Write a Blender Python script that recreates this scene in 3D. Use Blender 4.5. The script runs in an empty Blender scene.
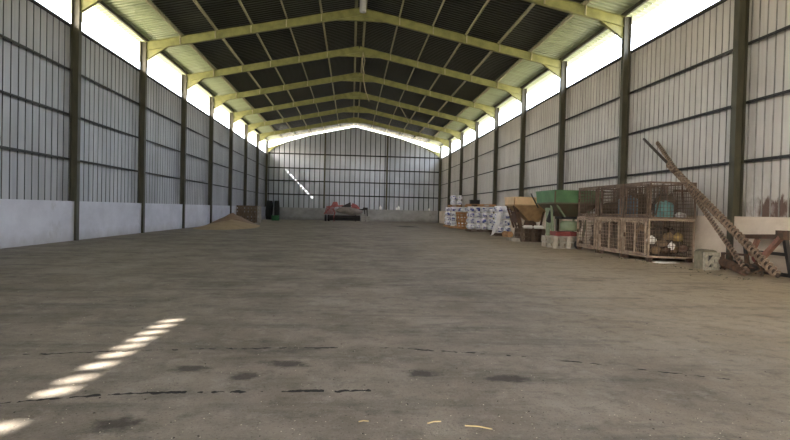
import bpy, bmesh, math, random
from mathutils import Vector, Matrix, noise
random.seed(7)
C = bpy.context.scene.collection
PI = math.pi
sc = bpy.context.scene

# ------------------------------------------------------------------ materials
def new_mat(name):
    m = bpy.data.materials.new(name); m.use_nodes = True
    nt = m.node_tree; nt.nodes.clear()
    out = nt.nodes.new('ShaderNodeOutputMaterial')
    b = nt.nodes.new('ShaderNodeBsdfPrincipled')
    nt.links.new(b.outputs[0], out.inputs[0])
    return m, nt, b

class N:
    """small node-graph writer"""
    def __init__(s, nt): s.nt = nt; s.tc = nt.nodes.new('ShaderNodeTexCoord')
    def inp(s, sock, v):
        if isinstance(v, bpy.types.NodeSocket): s.nt.links.new(v, sock)
        else: sock.default_value = v
    def co(s, scale=(1, 1, 1), out='Object'):
        m = s.nt.nodes.new('ShaderNodeMapping'); s.nt.links.new(s.tc.outputs[out], m.inputs[0])
        m.inputs['Scale'].default_value = scale
        return m.outputs[0]
    def noise(s, scale, sc3=(1, 1, 1), detail=4, rough=.55, out='Object'):
        t = s.nt.nodes.new('ShaderNodeTexNoise'); s.nt.links.new(s.co(sc3, out), t.inputs['Vector'])
        t.inputs['Scale'].default_value = scale; t.inputs['Detail'].default_value = detail
        t.inputs['Roughness'].default_value = rough
        return t.outputs[0]
    def ramp(s, v, p0, p1, c0=(0, 0, 0, 1), c1=(1, 1, 1, 1)):
        r = s.nt.nodes.new('ShaderNodeValToRGB'); s.inp(r.inputs[0], v)
        e = r.color_ramp.elements; e[0].position = p0; e[1].position = p1
        e[0].color = c0; e[1].color = c1
        return r.outputs[0]
    def mix(s, f, a, b, mode='MIX'):
        m = s.nt.nodes.new('ShaderNodeMix'); m.data_type = 'RGBA'; m.blend_type = mode
        s.inp(m.inputs[0], f)
        for i, v in ((6, a), (7, b)):
            s.inp(m.inputs[i], (*v, 1) if isinstance(v, tuple) and len(v) == 3 else v)
        return m.outputs[2]
    def math(s, op, a, b=0.0, clamp=False):
        m = s.nt.nodes.new('ShaderNodeMath'); m.operation = op; m.use_clamp = clamp
        s.inp(m.inputs[0], a); s.inp(m.inputs[1], b)
        return m.outputs[0]
    def xyz(s, out='Object'):
        x = s.nt.nodes.new('ShaderNodeSeparateXYZ'); s.nt.links.new(s.tc.outputs[out], x.inputs[0])
        return x.outputs
    def lin(s, v, a, b):
        m = s.nt.nodes.new('ShaderNodeMapRange'); s.inp(m.inputs[0], v)
        m.inputs[1].default_value = a; m.inputs[2].default_value = b
        return m.outputs[0]
    def bump(s, b, h, strength=.3, dist=.01):
        n = s.nt.nodes.new('ShaderNodeBump'); s.inp(n.inputs['Height'], h)
        n.inputs['Strength'].default_value = strength; n.inputs['Distance'].default_value = dist
        s.nt.links.new(n.outputs[0], b.inputs['Normal'])

def simple(name, col, rough=.6, metal=0.0, var=.25, scale=6, col2=None, sc3=(1, 1, 1), lo=.35, hi=.7, bump=0):
    m, nt, b = new_mat(name); n = N(nt)
    f = n.ramp(n.noise(scale, sc3), lo, hi)
    c2 = col2 or tuple(c * (1 - var) for c in col)
    nt.links.new(n.mix(f, col, c2), b.inputs['Base Color'])
    b.inputs['Roughness'].default_value = rough; b.inputs['Metallic'].default_value = metal
    if bump: n.bump(b, n.noise(scale * 3), bump)
    return m

def wall_mat(name, col, col2, stain, rust=None):
    m, nt, b = new_mat(name); n = N(nt)
    streak = n.ramp(n.noise(1.0, (2.2, 2.2, .12), 5, .6), .35, .68)
    blot = n.ramp(n.noise(.45, (1, 1, .8), 3), .4, .65)
    c = n.mix(streak, col, col2)
    c = n.mix(n.math('MULTIPLY', blot, .45), c, stain)
    fine = n.ramp(n.noise(1.0, (14, 14, .5), 2), .58, .75)
    c = n.mix(n.math('MULTIPLY', fine, .3), c, stain)
    if rust:
        o = n.xyz()
        h = n.math('ADD', 1.25, n.math('MULTIPLY', n.noise(1.0, (7, 7, 1.6), 5, .7), 1.0))
        lowm = n.math('MULTIPLY', n.lin(n.math('SUBTRACT', h, o[2]), -.05, .06), n.lin(o[1], 13.9, 12.9))
        c = n.mix(n.math('MULTIPLY', lowm, .95), c, rust)
        pale = n.math('MULTIPLY', n.lin(o[2], 2.9, 1.6), n.lin(o[1], 20, 13))
        c = n.mix(n.math('MULTIPLY', n.math('MULTIPLY', pale, n.ramp(n.noise(2.2, (1, 1, .5), 5, .7), .45, .65)), .8), c, (.62, .6, .58))
    nt.links.new(c, b.inputs['Base Color'])
    b.inputs['Roughness'].default_value = .55; b.inputs['Metallic'].default_value = .15
    return m

M = {}
M['sheet_left'] = wall_mat('galvanised sheet left', (.45, .45, .465), (.32, .325, .345), (.25, .24, .225))  # bluish cast of the sky light put into the sheet colour
M['sheet_right'] = wall_mat('galvanised sheet right', (.58, .555, .52), (.45, .43, .405), (.38, .35, .31), (.10, .052, .035))  # warm, brighter sheet: sun bounce on this side put into the colour
M['sheet_back'] = wall_mat('galvanised sheet back', (.46, .49, .55), (.34, .36, .41), (.26, .28, .30))
M['seam_shade'] = simple('shaded seam', (.06, .06, .062), .8, 0, .4, 2)  # shade of the deep grooves painted onto the rib faces
M['seam_shade_right'] = simple('softly shaded seam', (.36, .34, .315), .8, 0, .4, 2)  # weaker groove shade painted on for the right wall
M['roof_outer_lit'] = simple('lit eave row roof sheet', (.36, .41, .255), .5, .1, .25, 1.2, sc3=(.25, 3, 1))  # paler copy of the roof sheet, eave daylight put into its colour
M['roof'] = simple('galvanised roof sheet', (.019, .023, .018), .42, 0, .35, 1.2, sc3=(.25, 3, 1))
M['eave'] = simple('glare pale eave sheet', (.60, .60, .52), .5, .1, .15, 1.2)  # overhang made pale so its underside carries the outdoor glare
M['olive'] = simple('olive painted steel', (.062, .058, .034), .55, 0, .5, 3, sc3=(2, 2, .5))
M['lime'] = simple('yellow green painted steel', (.27, .27, .095), .5, 0, .4, 2.5)
M['purlin'] = simple('pale purlin steel', (.44, .41, .26), .5, .1, .35, 3)
M['girt'] = simple('dark girt steel', (.014, .013, .012), .6, .1, .4, 4)
def plinth_mat(name, a, b_, st):
    m, nt, b = new_mat(name); n = N(nt)
    c = n.mix(n.ramp(n.noise(.8, (1, 1, 1.5), 6, .65), .35, .68), a, b_)
    o = n.xyz()
    low = n.math('MULTIPLY', n.lin(n.math('ADD', o[2], n.math('MULTIPLY', n.noise(2.0), .5)), .65, .2), .6)
    c = n.mix(low, c, st)
    sp = n.ramp(n.noise(1.3, (1, 1, .6), 6, .75), .58, .7)
    c = n.mix(n.math('MULTIPLY', sp, .5), c, st)
    nt.links.new(c, b.inputs['Base Color']); b.inputs['Roughness'].default_value = .9
    n.bump(b, n.noise(9.0, detail=6), .4, .01)
    return m
M['plinth_left'] = plinth_mat('rendered plinth left', (.60, .60, .65), (.48, .48, .53), (.30, .285, .27))
M['plinth_right'] = plinth_mat('rendered plinth right', (.66, .575, .48), (.50, .42, .335), (.30, .235, .18))
M['plinth_back'] = plinth_mat('rendered plinth back', (.34, .34, .34), (.22, .22, .22), (.10, .095, .09))

STAINS = [(4.2, 44.5, .9, 2.2), (-1.0, 4.22, .12, .10), (-.72, 4.55, .22, .10), (-1.45, 4.42, .14, .10), (-1.55, 3.28, .16, .12), (1.0, 4.15, .18, .1), (.35, 4.3, .14, .1)]
def floor_mat():
    m, nt, b = new_mat('worn dusty concrete floor'); n = N(nt)
    o = n.xyz()
    big = n.ramp(n.noise(.22, detail=5, rough=.6), .32, .68)
    c = n.mix(big, (.135, .114, .092), (.230, .197, .160))
    mid = n.ramp(n.noise(1.1, (1, .8, 1), 7, .68), .38, .66)
    c = n.mix(n.math('MULTIPLY', mid, .7), c, (.34, .30, .255))
    dusty = n.math('MULTIPLY', n.lin(n.math('ADD', o[0], n.math('MULTIPLY', n.noise(.35, detail=5), 5.0)), 4.0, 9.0), n.lin(o[1], 40, 18))
    c = n.mix(n.math('MULTIPLY', dusty, .9), c, (.50, .405, .29))
    ldust = n.lin(n.math('ADD', o[0], n.math('MULTIPLY', n.noise(.5, detail=5), 3.0)), -6.3, -8.6)
    c = n.mix(n.math('MULTIPLY', ldust, .45), c, (.24, .215, .19))
    # dark oily patches and long drag marks
    dark = n.ramp(n.noise(.9, (.6, 1.5, 1), 8, .75), .54, .68)
    c = n.mix(n.math('MULTIPLY', dark, .65), c, (.055, .05, .045))
    drag = n.ramp(n.noise(1.0, (.35, 2.6, 1), 5, .65), .55, .68)
    c = n.mix(n.math('MULTIPLY', drag, .5), c, (.075, .068, .06))
    mott = n.noise(4.5, (1, 1, 1), 8, .8)
    c = n.mix(n.math('MULTIPLY', n.ramp(mott, .5, .66), .5), c, (.06, .053, .046))
    c = n.mix(n.math('MULTIPLY', n.ramp(n.noise(3.3, (1, 1, 1), 8, .8), .54, .68), .5), c, (.36, .335, .30))
    grit = n.noise(38.0, detail=3, rough=.7)
    c = n.mix(n.math('MULTIPLY', n.ramp(grit, .58, .72), .5), c, (.34, .31, .27))
    c = n.mix(n.math('MULTIPLY', n.ramp(n.noise(55.0, detail=2), .6, .7), .6), c, (.05, .045, .04))
    wob = n.noise(5.0, detail=5, rough=.7)
    for sx, sy, rx, ry in STAINS:
        dx = n.math('MULTIPLY', n.math('SUBTRACT', o[0], sx), 1 / rx); dy = n.math('MULTIPLY', n.math('SUBTRACT', o[1], sy), 1 / ry)
        d = n.math('SQRT', n.math('ADD', n.math('MULTIPLY', dx, dx), n.math('MULTIPLY', dy, dy)))
        d = n.math('ADD', d, n.math('MULTIPLY', n.math('SUBTRACT', wob, .5), 2.6))
        c = n.mix(n.math('MULTIPLY', n.lin(d, 1.15, .55), .8), c, (.035, .031, .027))
    nt.links.new(c, b.inputs['Base Color'])
    b.inputs['Roughness'].default_value = .82
    b.inputs['Specular IOR Level'].default_value = .3
    n.bump(b, n.math('ADD', n.noise(30.0, detail=5, rough=.7), n.math('MULTIPLY', n.noise(3.0, detail=6, rough=.65), 2.0)), .55, .012)
    return m
M['floor'] = floor_mat()
M['ground'] = simple('dry yard gravel', (.36, .335, .235), .95, 0, .25, .5)
M['crack'] = simple('crack dirt', (.018, .016, .014), .95, 0, .3, 8)
M['wood'] = simple('weathered pallet wood', (.21, .145, .09), .8, 0, .5, 3, sc3=(1, 1, 6))
M['wood_orange'] = simple('new pallet wood', (.50, .27, .13), .75, 0, .4, 4, sc3=(1, 1, 5))
M['wood_grey'] = simple('grey pallet wood', (.46, .42, .36), .8, 0, .4, 4)
M['wood_dark'] = simple('dark old pallet wood', (.12, .085, .06), .85, 0, .5, 4)
M['cage_dark'] = simple('brown cage steel', (.17, .118, .085), .75, .1, .45, 6, (.09, .06, .045))
M['rustpink'] = simple('rusty faded red arm', (.25, .12, .09), .7, .1, .5, 6, (.14, .075, .055))
M['rust'] = simple('rusty steel', (.105, .058, .036), .8, .2, .5, 9, (.05, .035, .028))
M['cage'] = simple('rusty pale cage steel', (.40, .31, .235), .75, .1, .45, 6, (.20, .14, .10))
M['wire_shaded'] = simple('shaded brown wire', (.13, .092, .068), .8, .1, .4, 8)  # darker copy of the wire, cage shade put into the colour
M['wire'] = simple('rusty wire', (.27, .20, .15), .75, .1, .4, 8)
M['auger'] = simple('worn auger steel', (.31, .235, .17), .6, .2, .4, 14, (.11, .07, .05))
M['auger_dark'] = simple('rusty auger core', (.06, .04, .03), .75, .2, .4, 10)
M['black'] = simple('black rubber', (.02, .02, .021), .75, 0, .3, 6)
M['darksteel'] = simple('dark greasy steel', (.04, .037, .035), .6, .3, .4, 7)
M['cream'] = simple('cream hopper paint', (.72, .52, .30), .5, 0, .25, 2)
M['brownpaint'] = simple('dirty brown hopper underside', (.36, .235, .115), .65, 0, .4, 3)  # cone tone, browner than the cream rim
M['green'] = simple('green hopper paint', (.085, .19, .085), .55, 0, .35, 2, (.055, .125, .06))
M['palegreen'] = simple('faded green paint', (.20, .25, .155), .6, 0, .3, 4)
M['greenunder'] = simple('dark green hopper underside', (.085, .085, .055), .7, 0, .5, 3, (.10, .065, .04))  # cone tone, darker than the green rim
M['redpaint'] = simple('dull red paint', (.26, .05, .045), .6, 0, .5, 5)
M['pinkred'] = simple('faded red paint', (.36, .10, .095), .6, 0, .55, 4)
M['greyhull'] = simple('grey machine cover', (.24, .215, .19), .6, .1, .4, 2)
M['concblock'] = simple('grey concrete block', (.30, .29, .27), .9, 0, .35, 6)
M['casting'] = simple('dusty olive casting', (.19, .17, .12), .85, 0, .5, 7, bump=.3)
M['castrib'] = simple('pale dusty casting rib', (.36, .33, .265), .85, 0, .55, 12)
M['junk'] = simple('shade dark scrap', (.035, .027, .022), .9, 0, .5, 8, (.075, .052, .037))  # near-black, the shade inside the cages put into the colour
M['teal'] = simple('teal drum plastic', (.10, .24, .25), .45, 0, .3, 3)
M['blue'] = simple('dull blue drum plastic', (.06, .12, .19), .5, 0, .3, 3)
M['white'] = simple('white plastic', (.78, .78, .76), .5, 0, .12, 5)
M['yellow'] = simple('dull yellow plastic', (.34, .23, .075), .6, 0, .35, 5)
M['sackbrown'] = simple('brown sacking', (.24, .16, .09), .9, 0, .45, 9)
M['silver'] = simple('bright zinc', (.75, .77, .78), .3, .7, .2, 4)
M['ropemat'] = simple('pale rope', (.46, .40, .27), .9, 0, .3, 20)
M['greenbundle'] = simple('green netting', (.06, .20, .08), .8, 0, .5, 9)
M['straw'] = simple('straw', (.55, .42, .22), .8, 0, .3, 20)
M['fleck'] = simple('pale grain fleck', (.62, .56, .44), .85, 0, .3, 30)
M['gravel'] = simple('floor crumbs dark', (.06, .05, .042), .9, 0, .4, 30)
M['pile_tan'] = simple('tan grain', (.40, .29, .17), .95, 0, .3, 2.5, (.30, .215, .125), bump=.5)
M['pile_brown'] = simple('brown meal', (.28, .185, .125), .95, 0, .3, 3, (.20, .13, .085), bump=.5)
def bale_mat():
    m, nt, b = new_mat('white bale film with blue print'); n = N(nt)
    o = n.xyz('Object')
    # a block of blue printing in the middle of every face, broken by unprinted white bars
    ax = n.math('ABSOLUTE', o[0]); ay = n.math('ABSOLUTE', o[1])
    inx = n.math('LESS_THAN', n.math('ABSOLUTE', n.math('ADD', o[0], .02)), .125)
    iny = n.math('LESS_THAN', ay, .30)
    inz = n.math('LESS_THAN', n.math('ABSOLUTE', n.math('SUBTRACT', o[2], .18)), .115)
    f = n.math('MULTIPLY', n.math('MAXIMUM', n.math('MULTIPLY', inx, n.math('GREATER_THAN', ay, .4)), iny), inz)
    oi = nt.nodes.new('ShaderNodeObjectInfo')
    off = nt.nodes.new('ShaderNodeVectorMath'); off.operation = 'ADD'
    sca = n.co((5, 3, 12)); nt.links.new(sca, off.inputs[0])
    cmb = nt.nodes.new('ShaderNodeCombineXYZ'); n.inp(cmb.inputs[0], n.math('MULTIPLY', oi.outputs['Random'], 40.0)); nt.links.new(cmb.outputs[0], off.inputs[1])
    tn = nt.nodes.new('ShaderNodeTexNoise'); nt.links.new(off.outputs[0], tn.inputs['Vector']); tn.inputs['Scale'].default_value = 1.0; tn.inputs['Detail'].default_value = 3
    bars = n.ramp(tn.outputs[0], .46, .56)
    f = n.math('MULTIPLY', f, bars)
    c = n.mix(f, n.mix(n.ramp(n.noise(7), .4, .7), (.90, .90, .95), (.74, .76, .86)), (.07, .095, .36))
    nt.links.new(c, b.inputs['Base Color']); b.inputs['Roughness'].default_value = .4
    n.bump(b, n.noise(9, detail=5), .5, .02)
    return m
M['bale'] = bale_mat()
def film_mat():
    m, nt, b = new_mat('milky plastic film'); n = N(nt)
    b.inputs['Base Color'].default_value = (.82, .83, .88, 1); b.inputs['Roughness'].default_value = .3
    b.inputs['Alpha'].default_value = .75
    n.bump(b, n.noise(8, detail=5), .6, .03)
    return m
M['film'] = film_mat()

# ------------------------------------------------------------------ mesh helpers
class MB:
    def __init__(s): s.bm = bmesh.new()
    def box(s, c, d, rot=None, bev=0):
        m = Matrix.Translation(c)
        if rot is not None: m = m @ rot
        r = bmesh.ops.create_cube(s.bm, size=1, matrix=m @ Matrix.Diagonal((*d, 1)))
        if bev:
            es = list({e for v in r['verts'] for e in v.link_edges})
            bmesh.ops.bevel(s.bm, geom=es, offset=bev, segments=2, affect='EDGES')
        return s
    def bar(s, p, q, w, h=None, up=(0, 0, 1)):
        p, q = Vector(p), Vector(q); d = q - p; L = d.length; h = h or w
        z = d.normalized(); u = Vector(up)
        if abs(z.dot(u)) > .98: u = Vector((0, 1, 0))
        x = u.cross(z).normalized(); y = z.cross(x)
        R = Matrix((x, y, z)).transposed().to_4x4()
        return s.box((p + q) / 2, (w, h, L), R)
    def cyl(s, p, q, r, r2=None, n=16, cap=True):
        p, q = Vector(p), Vector(q); d = q - p
        R = d.to_track_quat('Z', 'Y').to_matrix().to_4x4()
        bmesh.ops.create_cone(s.bm, cap_ends=cap, segments=n, radius1=r, radius2=r if r2 is None else r2,
                              depth=d.length, matrix=Matrix.Translation((p + q) / 2) @ R)
        return s
    def tube(s, pts, r, n=8):
        pts = [Vector(p) for p in pts]; rings = []
        for i, p in enumerate(pts):
            d = (pts[min(i + 1, len(pts) - 1)] - pts[max(i - 1, 0)]).normalized()
            q = d.to_track_quat('Z', 'Y')
            rr = r[i] if isinstance(r, (list, tuple)) else r
            rings.append([s.bm.verts.new(p + q @ Vector((rr * math.cos(a * 2 * PI / n), rr * math.sin(a * 2 * PI / n), 0))) for a in range(n)])
        for a, b in zip(rings, rings[1:]):
            for k in range(n): s.bm.faces.new((a[k], a[(k + 1) % n], b[(k + 1) % n], b[k]))
        s.bm.faces.new(rings[0][::-1]); s.bm.faces.new(rings[-1])
        return s
    def lathe(s, prof, n=24, mat=Matrix.Identity(4), closed=False):
        rings = []
        for r, z in prof:
            rings.append([s.bm.verts.new(mat @ Vector((r * math.cos(a * 2 * PI / n), r * math.sin(a * 2 * PI / n), z))) for a in range(n)])
        pr = list(zip(rings, rings[1:] + rings[:1])) if closed else list(zip(rings, rings[1:]))
        for a, b in pr:
            for k in range(n): s.bm.faces.new((a[k], a[(k + 1) % n], b[(k + 1) % n], b[k]))
        if not closed:
            s.bm.faces.new(rings[0][::-1]); s.bm.faces.new(rings[-1])
        return s
    def prism(s, poly, axis, a, b):
        """poly of 2-D points extruded along axis from a to b (the other two axes keep xyz order)"""
        def P(u, v, t):
            return {'x': (t, u, v), 'y': (u, t, v), 'z': (u, v, t)}[axis]
        A = [s.bm.verts.new(P(u, v, a)) for u, v in poly]; B = [s.bm.verts.new(P(u, v, b)) for u, v in poly]
        s.bm.faces.new(A[::-1]); s.bm.faces.new(B); n = len(poly)
        for k in range(n): s.bm.faces.new((A[k], A[(k + 1) % n], B[(k + 1) % n], B[k]))
        return s
    def loft(s, loops, cap=True):
        R = [[s.bm.verts.new(p) for p in l] for l in loops]; n = len(R[0])
        for a, b in zip(R, R[1:]):
            for k in range(n): s.bm.faces.new((a[k], a[(k + 1) % n], b[(k + 1) % n], b[k]))
        if cap: s.bm.faces.new(R[0][::-1]); s.bm.faces.new(R[-1])
        return s
    def build(s, name, mat, parent=None, smooth=False, loc=None, rot=None):
        bmesh.ops.recalc_face_normals(s.bm, faces=s.bm.faces)
        me = bpy.data.meshes.new(name); s.bm.to_mesh(me); s.bm.free()
        me.materials.append(M[mat])
        if smooth:
            for p in me.polygons: p.use_smooth = True
        o = bpy.data.objects.new(name, me); C.objects.link(o)
        if parent: o.parent = parent
        if loc: o.location = loc
        if rot: o.rotation_euler = rot
        return o

def tag(o, label=None, cat=None, group=None, kind=None):
    if label: o['label'] = label
    if cat: o['category'] = cat
    if group: o['group'] = group
    if kind: o['kind'] = kind
    return o
def empty(name, loc=(0, 0, 0), rz=0, label=None, cat=None, group=None, kind=None):
    o = bpy.data.objects.new(name, None); C.objects.link(o)
    o.location = loc; o.rotation_euler = (0, 0, rz); o.empty_display_size = .2
    return tag(o, label, cat, group, kind)
def copy_tree(o, loc=None, rot=None, label=None, group=None, parent=None):
    c = o.copy(); C.objects.link(c)
    if parent: c.parent = parent
    for ch in o.children: copy_tree(ch, parent=c)
    if loc is not None: c.location = loc
    if rot is not None: c.rotation_euler = rot
    if label: c['label'] = label
    if group: c['group'] = group
    return c

# ------------------------------------------------------------------ the building
YF, YB = -10.6, 61.75          # open front, back wall
ROOF0, SL = 10.62, .213        # roof underside at the ridge, slope
zr = lambda x: ROOF0 - SL * abs(x)
ORD = ['first', 'second', 'third', 'fourth', 'fifth', 'sixth', 'seventh', 'eighth', 'ninth', 'tenth']

def corrugated(name, mat, a, b, pitch, depth, rib, P, vals, parent=None, seam=None):
    """sheet with trapezoid ribs running along v; P(t, h, v) gives the point"""
    bm = bmesh.new(); cols = []; t = a
    while t < b:
        for dt, h in ((0, 0), (pitch - rib, 0), (pitch - rib * .78, 1), (pitch - rib * .22, 1)):
            cols.append((t + dt, h * depth))
        t += pitch
    grid = []
    for t, h in cols:
        vs = vals(t) if callable(vals) else vals
        grid.append([bm.verts.new(P(t, h, v)) for v in vs])
    for i in range(len(grid) - 1):
        for k in range(len(grid[0]) - 1):
            fc = bm.faces.new((grid[i][k], grid[i + 1][k], grid[i + 1][k + 1], grid[i][k + 1]))
            if seam and i % 4: fc.material_index = 1
    mb = MB(); mb.bm.free(); mb.bm = bm
    o = mb.build(name, mat, parent)
    if seam: o.data.materials.append(M[seam])
    return o

# floor and yard
bm = MB(); bm.box((0, (YF + YB) / 2, -.1), (19.9, YB - YF + .3, .2))
floor = tag(bm.build('floor', 'floor'), 'dusty grey concrete floor of the shed', 'floor', kind='structure')
g = MB(); g.box((0, 30, -.35), (260, 260, .3))
tag(g.build('ground', 'ground'), 'pale dry yard outside the shed', 'ground', kind='structure')

def crack(name, pts, w, gaps, seed):
    random.seed(seed); mb = MB(); total = len(pts) - 1
    xs = []
    for (x0, y0), (x1, y1) in zip(pts, pts[1:]):
        n = max(2, int(abs(x1 - x0) / .018))
        for i in range(n): xs.append((x0 + (x1 - x0) * i / n, y0 + (y1 - y0) * i / n))
    prev = None
    for i, (x, y) in enumerate(xs):
        y += .03 * noise.noise((x * 5, seed, 0)) + .022 * noise.noise((x * 19, seed, 2)) + .012 * noise.noise((x * 47, seed, 3))
        ww = w * min(1.0, max(0, .35 + 1.1 * noise.noise((x * 3.2, seed, 7)) + 1.5 * noise.noise((x * 13, seed, 4)) + .8 * noise.noise((x * 37, seed, 6)) - gaps))
        cur = None
        if ww > .0025:
            cur = (mb.bm.verts.new((x, y - ww, .0025)), mb.bm.verts.new((x, y + ww, .0025)))
            if prev: mb.bm.faces.new((prev[0], cur[0], cur[1], prev[1]))
        prev = cur
    return tag(mb.build(name, 'crack', floor), kind='structure')
crack('floor_crack', [(-3.2, 3.5), (-2.38, 3.63), (-2.07, 3.74), (-1.54, 3.84), (-.02, 3.88)], .028, -.15, 1)
crack('floor_crack', [(-2.9, 4.8), (-1.9, 4.98), (-.66, 5.08), (.21, 5.09), (1.36, 4.79)], .022, .0, 2)
crack('floor_crack', [(1.6, 4.66), (1.72, 4.64), (2.7, 4.16), (3.1, 4.0)], .018, .08, 3)
crack('floor_crack', [(-2.2, 3.02), (-1.6, 3.06), (-.9, 3.05)], .010, .35, 4)

# side walls: ribbed sheet on dark rails above a rendered plinth
ROWS = (2.74, 4.22, 5.70)
def side_wall(sgn, side, mat, pmat, pitch, depth, rib, seam):
    w = corrugated('wall_' + side, mat, YF, YB, pitch, depth, rib,
                   lambda t, h, v: (sgn * (9.75 + h), t, v), (1.25, 7.21), None, seam)
    tag(w, 'ribbed grey metal cladding of the %s side wall' % side, 'wall', kind='structure')
    pl = MB(); pl.box((sgn * 9.66, (YF + YB) / 2, .66), (.36, YB - YF, 1.32))
    tag(pl.build('plinth', pmat, w), kind='structure')
    for z in ROWS:
        m = MB(); m.box((sgn * 9.69, (YF + YB) / 2, z), (.10, YB - YF, .025)).box((sgn * 9.645, (YF + YB) / 2, z - .03), (.012, YB - YF, .06))
        m.build('girt_rail', 'girt', w)
    m = MB(); m.box((sgn * 9.70, (YF + YB) / 2, 7.17), (.08, YB - YF, .08)); m.build('girt_rail', 'girt', w)
    return w
side_wall(-1, 'left', 'sheet_left', 'plinth_left', .36, .06, .05, 'seam_shade')
side_wall(1, 'right', 'sheet_right', 'plinth_right', .28, .05, .05, 'seam_shade_right')

# back gable wall
GP = [(0, 10.34), (5.0, 9.22), (7.4, 8.46), (8.7, 7.82), (9.75, 7.12), (11, 6.3)]
def gtop(x):
    x = abs(x)
    for (a, za), (b, zb) in zip(GP, GP[1:]):
        if x <= b: return za + (zb - za) * (x - a) / (b - a)
wb = corrugated('wall_back', 'sheet_back', -9.8, 9.8, .55, .12, .09, lambda t, h, v: (t, YB + h, v), lambda t: (1.25, gtop(t)), None, 'seam_shade')
tag(wb, 'ribbed metal cladding of the back gable wall', 'wall', kind='structure')
m = MB(); m.box((0, YB - .09, .66), (19.4, .36, 1.32)); tag(m.build('plinth', 'plinth_back', wb), kind='structure')
for z in (2.75, 4.23, 5.62, 7.18):
    m = MB(); m.box((0, YB - .06, z), (19.3, .12, .13)); m.build('girt_rail', 'girt', wb)
for x in (-3.25, 3.59):
    m = MB(); h = gtop(x) - .05
    m.box((x, YB - .22, h / 2), (.16, .016, h)).box((x, YB - .11, h / 2), (.014, .2, h)).box((x, YB - .012, h / 2), (.16, .012, h))
    m.build('gable_post', 'olive', wb)
for s in (-1, 1):
    m = MB(); m.tube([(s * x, YB - .1, gtop(x) - .04) for x in (9.55, 9.2, 8.7, 8.0, 7.4, 6.2, 5.0, 0)], .06, 6); m.build('gable_rail', 'lime', wb)

# unseen front wall with doorway, added to cut the ambient light
m = MB()
for s in (-1, 1): m.box((s * 7.4, YF, 3.6), (4.8, .06, 7.2))
m.box((0, YF, 6.4), (10.0, .06, 1.6)); m.prism([(-9.75, 7.2), (9.75, 7.2), (9.75, 7.9), (0, 10.3), (-9.75, 7.9)], 'y', YF - .03, YF + .03)
tag(m.build('wall_front_added', 'sheet_back'), 'unseen metal front wall with doorway, added to cut daylight', 'wall', kind='structure')

# roof: ribs run down the slope; the overhang past the left eave has a row of open rib ends
SUN = Vector((1.0, 1.05, -1.023))
HX = 10.42
hole_floor = [3.18, 3.82, 4.10, 4.45, 4.78, 5.06, 5.33, 5.62, 5.92, 6.20]
run = (zr(HX)) / 1.023
holes = [y - run * 1.05 for y in hole_floor] + [YB - 1.05 * (bx + HX) for bx in (-7.5, -7.22, -6.92, -6.64, -6.36, -6.06, -5.78, -5.5, -5.24, -4.95, -4.6)]
cl = None
def roof_slope(s):
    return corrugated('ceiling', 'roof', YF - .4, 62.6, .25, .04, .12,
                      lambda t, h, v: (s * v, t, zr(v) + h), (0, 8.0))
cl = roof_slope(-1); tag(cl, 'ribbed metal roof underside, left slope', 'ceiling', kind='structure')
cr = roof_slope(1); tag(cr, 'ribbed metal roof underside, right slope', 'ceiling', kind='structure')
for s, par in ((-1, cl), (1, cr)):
    tag(corrugated('eave_row', 'roof_outer_lit', YF - .4, 62.6, .25, .06, .12, lambda t, h, v: (s * v, t, zr(v) + h - .006), (7.9, 9.86), par), kind='structure')
# left overhang strip, pierced
bm = MB().bm; x0, xe1 = 9.6, 10.9
ys = [YF - .4]
for h in sorted(holes): ys += [h - .07, h + .07] if h < 20 else [h - .075, h + .075]
ys.append(62.6)
def q4(a, b, ya, yb):
    P = [(-a, ya), (-b, ya), (-b, yb), (-a, yb)]
    bm.faces.new([bm.verts.new((x, y, zr(x) + .05)) for x, y in P])
for i in range(len(ys) - 1):
    if ys[i + 1] - ys[i] < 1e-4: continue
    hw = .055 if ys[i] < 20 else .085
    q4(x0, HX - hw, ys[i], ys[i + 1]); q4(HX + hw, xe1, ys[i], ys[i + 1])
    if i % 2 == 0: q4(HX - hw, HX + hw, ys[i], ys[i + 1])
mb = MB(); mb.bm.free(); mb.bm = bm
tag(mb.build('eave_overhang', 'eave', cl), kind='structure')
tag(corrugated('eave_overhang', 'eave', YF - .4, 62.6, .25, .04, .12, lambda t, h, v: (v, t, zr(v) + h), (9.86, 10.15), cr), kind='structure')
for s, par in ((-1, cl), (1, cr)):
    for x in (.22, 1.77, 3.32, 4.87, 6.42, 7.93, 9.42):
        zt = zr(x); m = MB(); L = 62.4 - YF; yc = (62.4 + YF) / 2
        R = Matrix.Rotation(s * math.atan(SL), 4, 'Y')
        m.box((s * x, yc, zt - .105), (.012, L, .19), R)
        m.box((s * (x - .03), yc, zt - .195), (.07, L, .012), R)
        m.box((s * (x + .03), yc, zt - .012), (.07, L, .012), R)
        m.build('purlin', 'purlin' if x < 9 else 'olive', par)

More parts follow.
